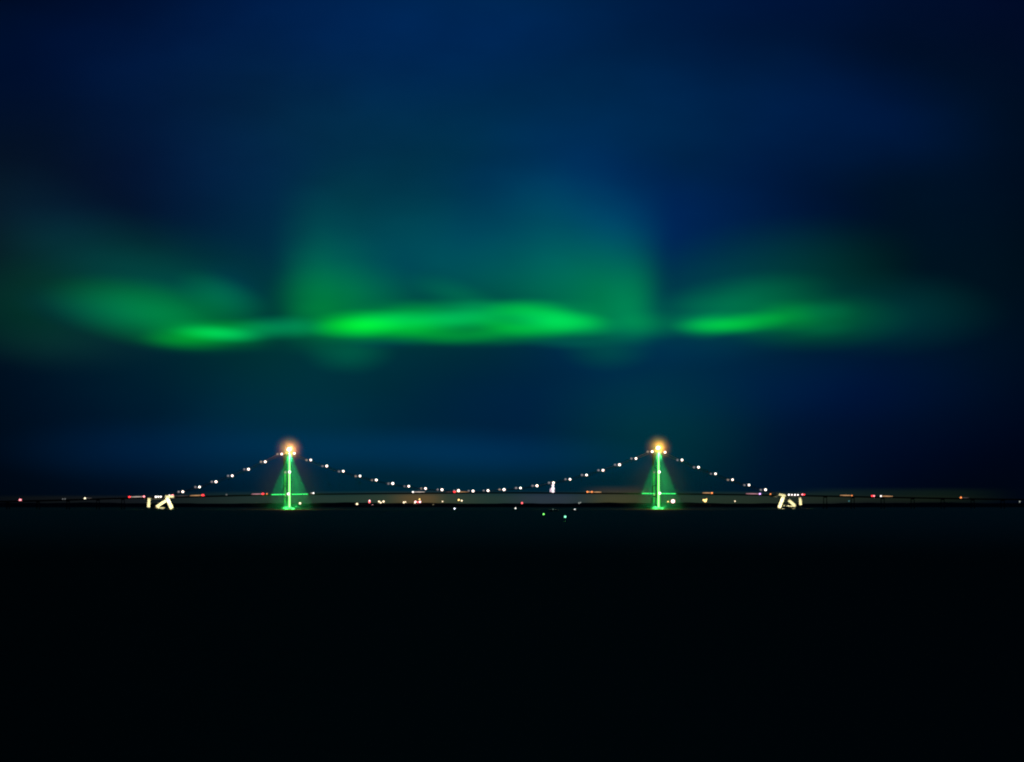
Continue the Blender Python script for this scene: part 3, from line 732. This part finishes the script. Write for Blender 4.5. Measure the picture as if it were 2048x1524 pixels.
# ------------------------------------------------------------------ lights of the far shore
SG = 'lights on the far shore'
def shore_lamp(label, px, py, r_px, mat, second=None, cat='street lamp'):
    depth = SH + 200; p = at(px, py, depth); k = depth / F
    g = max(1.5, min(p.z - 4, 9)); base = Vector((p.x, p.y, g - 2))
    o = empty('street_lamp', base)
    bm = bmesh.new(); hz = p.z - base.z
    lathe(bm, [(.9, -1.5), (.9, .6), (.35, 1), (.25, max(hz, 2))], 10); obj('post', bm, DARK, o)
    bm = bmesh.new(); ball(bm, (0, -.4, hz), r_px * k * .62, (1, .8, .95)); obj('lamp_head', bm, mat, o, smooth=True)
    for (dx, dy, r, m2) in (second or ()):
        bm = bmesh.new(); ball(bm, (dx * k, -.4, hz - dy * k), r * k * .62, (1, .8, .95)); obj('lamp_head', bm, m2, o, smooth=True)
        bm = bmesh.new(); tube(bm, [Vector((0, 0, hz * .8)), Vector((dx * k, 0, hz - dy * k))], .25, 6); obj('arm', bm, DARK, o)
    return tag(o, label, cat, SG)
WS = lamp('warm_shore_lamp', (1.9, 1.5, .95), 1.3, False); YS = lamp('yellow_shore_lamp', (2.2, 1.35, .42), 1.5, False)
PS = lamp('pink_shore_lamp', (2.6, 1.25, 1.3), 1.6, False); RS = lamp('red_shore_lamp', (2.2, .28, .30), 1.2, False)
DS = lamp('dim_shore_lamp', (.26, .22, .13), 1.0, False); TS = lamp('teal_shore_lamp', (.06, .22, .24), 1.0, False); PALE = lamp('pale_shore_lamp', (.5, .55, .5), 1.0, False)
shore_lamp('warm white shore lamp low beside the foot of the left tower', 600, 1006.5, 3.6, WS)
shore_lamp('warm orange shore lamp, the first one right of the left tower lights', 714, 1008, 3.4, WS)
shore_lamp('pair of red and pink shore lamps between warm ones under the left half span', 739, 1004.5, 3.0, RS, ((6, 6, 2.6, PS), (0, -3, 2.4, PS)))
shore_lamp('cream cluster of three shore lamps right of the red pair', 758, 1003, 2.8, WS, ((3.5, 2.2, 2.6, WS), (9, 0, 3.2, WS)))
shore_lamp('small cream double lamp on the shore in the brownest sky glow', 807.5, 1004.8, 2.8, WS, ((3.5, -.8, 2, WS),))
shore_lamp('red and pink cluster of shore lamps in the yellow glow left of midspan', 831, 1003.5, 3.0, PS, ((5, .8, 2.8, RS), (9, .2, 3.2, PS), (8, -5, 2.2, YS), (-1.5, 2, 2.2, WS)))
shore_lamp('dim brown lamp at the waterline right of the red shore cluster', 866.5, 1009.8, 2.6, DS)
shore_lamp('tiny pinkish shore lamp under the lowest cable lamps', 885, 1003, 2.0, WS)
shore_lamp('pair of orange shore lamps under midspan', 917.5, 999.8, 2.9, YS, ((6, 1.6, 2.6, WS),))
shore_lamp('small red shore lamp right of midspan', 1044, 1006, 3.0, RS)
shore_lamp('faint pale shore lamp between the work light and right tower', 1158, 1006, 2.0, PALE, ((3, -1, 1.6, PALE),))
shore_lamp('large pink shore lamp right of the right tower foot', 1346, 1002.5, 6.2, PS)
shore_lamp('small orange shore lamp squeezed between the right tower and the pink lamp', 1336, 1003.3, 2.2, YS)
shore_lamp('big yellow orange shore lamp under the right side span', 1410.5, 1001.5, 4.6, YS, ((-3.5, -1.5, 2.6, YS), (2.5, -3, 2, YS)))
shore_lamp('small white shore lamp halfway between the yellow lamp and right anchorage', 1470, 1002.4, 2.0, WS)
shore_lamp('dim teal shore lamp under the right approach', 1698, 1002, 2.2, TS)
shore_lamp('tiny pale shore lamp at the far right edge of the picture', 2039.5, 1003.3, 2.2, PALE)

# ------------------------------------------------------------------ boats and buoys on the water
def boat(label, px, py, r_px, mat, depth, Lb=14):
    p = at(px, py, depth); k = depth / F
    o = empty('boat', (p.x, p.y, 0)); o.rotation_euler = (0, 0, R(random.uniform(-25, 25)))
    bm = bmesh.new(); prev = None
    for i in range(9):
        s = i / 8; x = (s - .5) * Lb; w = 2.0 * (1 - max(0, (s - .45) / .55) ** 2.2) + .03; zt_ = 1.1 + .7 * s * s
        ring = [bm.verts.new(q) for q in ((x, -w, zt_), (x, -w * .8, -.3), (x, w * .8, -.3), (x, w, zt_))]
        if prev:
            for j in range(4): bm.faces.new((prev[j], prev[(j + 1) % 4], ring[(j + 1) % 4], ring[j]))
        else: bm.faces.new(ring)
        prev = ring
    bm.faces.new(prev); obj('hull', bm, HULL, o)
    bm = bmesh.new(); box(bm, -Lb * .25, Lb * .12, -1.2, 1.2, 1.3, 2.9, .2, .1); box(bm, -Lb * .27, Lb * .14, -1.3, 1.3, 2.903, 3.05); obj('cabin', bm, HULL, o)
    bm = bmesh.new(); tube(bm, [Vector((0, 0, 3)), Vector((0, 0, max(p.z, 3.4)))], .1, 6); obj('mast', bm, DARK, o)
    bm = bmesh.new(); ball(bm, (0, 0, max(p.z, 3.2)), r_px * k * .6); obj('mast_light', bm, mat, o, smooth=True)
    return tag(o, label, 'boat', 'boats on the dark water')
BW = lamp('cool_white_boat_light', (1.7, 2.0, 2.4), 1.4, False); BG = lamp('soft_white_boat_light', (1.4, 1.5, 1.4), 1.2, False); BD = lamp('dim_boat_light', (.10, .16, .13), 1.0, False)
boat('small boat with a blue white masthead light on the water below midspan', 909.2, 1017.4, 2.7, BW, 13500)
boat('small boat with a soft white light, left of the green buoy lights', 1031, 1016.6, 2.5, BG, 13500)
boat('small boat with a tiny white light, right of the green buoy lights', 1149.5, 1019.3, 2.4, BG, 12500)
boat('barely lit low boat just above the two green buoy lights', 1106, 1018.6, 2.2, BD, 12000, 22)
def buoy(label, px, py, r_px, mat, glow, depth):
    p = at(px, py, depth); k = depth / F
    o = empty('buoy', (p.x, p.y, 0))
    bm = bmesh.new(); lathe(bm, [(.5, -1.6), (1.3, -.6), (1.3, .5), (.9, .8)], 18); obj('float', bm, HULL, o)
    bm = bmesh.new()
    for q in range(4):
        a = q * math.pi / 2 + .4; tube(bm, [Vector((math.cos(a) * .8, math.sin(a) * .8, .7)), Vector((math.cos(a) * .25, math.sin(a) * .25, p.z - .6))], .07, 5)
    obj('frame', bm, DARK, o)
    bm = bmesh.new(); lathe(bm, [(.45, p.z - .75), (.45, p.z - .55)], 12); obj('lantern_base', bm, DARK, o)
    bm = bmesh.new(); ball(bm, (0, 0, p.z), r_px * k * .6); ln = obj('lantern', bm, mat, o, smooth=True)
    return tag(o, label, 'buoy', 'green light buoys')
buoy('channel buoy with a yellow green light, farther and left of the teal one', 1087.3, 1028.3, 2.7, lamp('green_buoy_light', (.5, 2.6, .4), 1.0, False), (.2, 1, .1), 7000)
buoy('channel buoy with a bright teal green light, nearest light on the water', 1130.3, 1033.5, 3.2, lamp('teal_buoy_light', (.6, 2.6, 1.5), 1.0, False), (.1, 1, .5), 5600)

# ------------------------------------------------------------------ added faint sun lamp, no moon seen, and render settings
d = bpy.data.lights.new('added_faint_sun', 'SUN'); d.energy = .002; d.angle = R(.5); d.color = (.8, .88, 1)
o = bpy.data.objects.new('added_faint_sun', d); COL.objects.link(o); o.rotation_euler = (R(50), 0, R(-20)); o.location = (0, 0, 500)
S.render.engine = 'CYCLES'
S.view_settings.view_transform = 'Standard'; S.view_settings.look = 'None'; S.view_settings.gamma = 1; S.view_settings.use_curve_mapping = False
S.view_settings.exposure = 0
c = S.cycles
c.use_denoising = True
try: c.denoiser = 'OPENIMAGEDENOISE'
except Exception: pass
c.use_adaptive_sampling = False
c.max_bounces = 4; c.diffuse_bounces = 2; c.glossy_bounces = 2; c.volume_bounces = 0; c.transparent_max_bounces = 8
c.sample_clamp_indirect = 4
c.filter_width = 2.1
c.volume_max_steps = 64
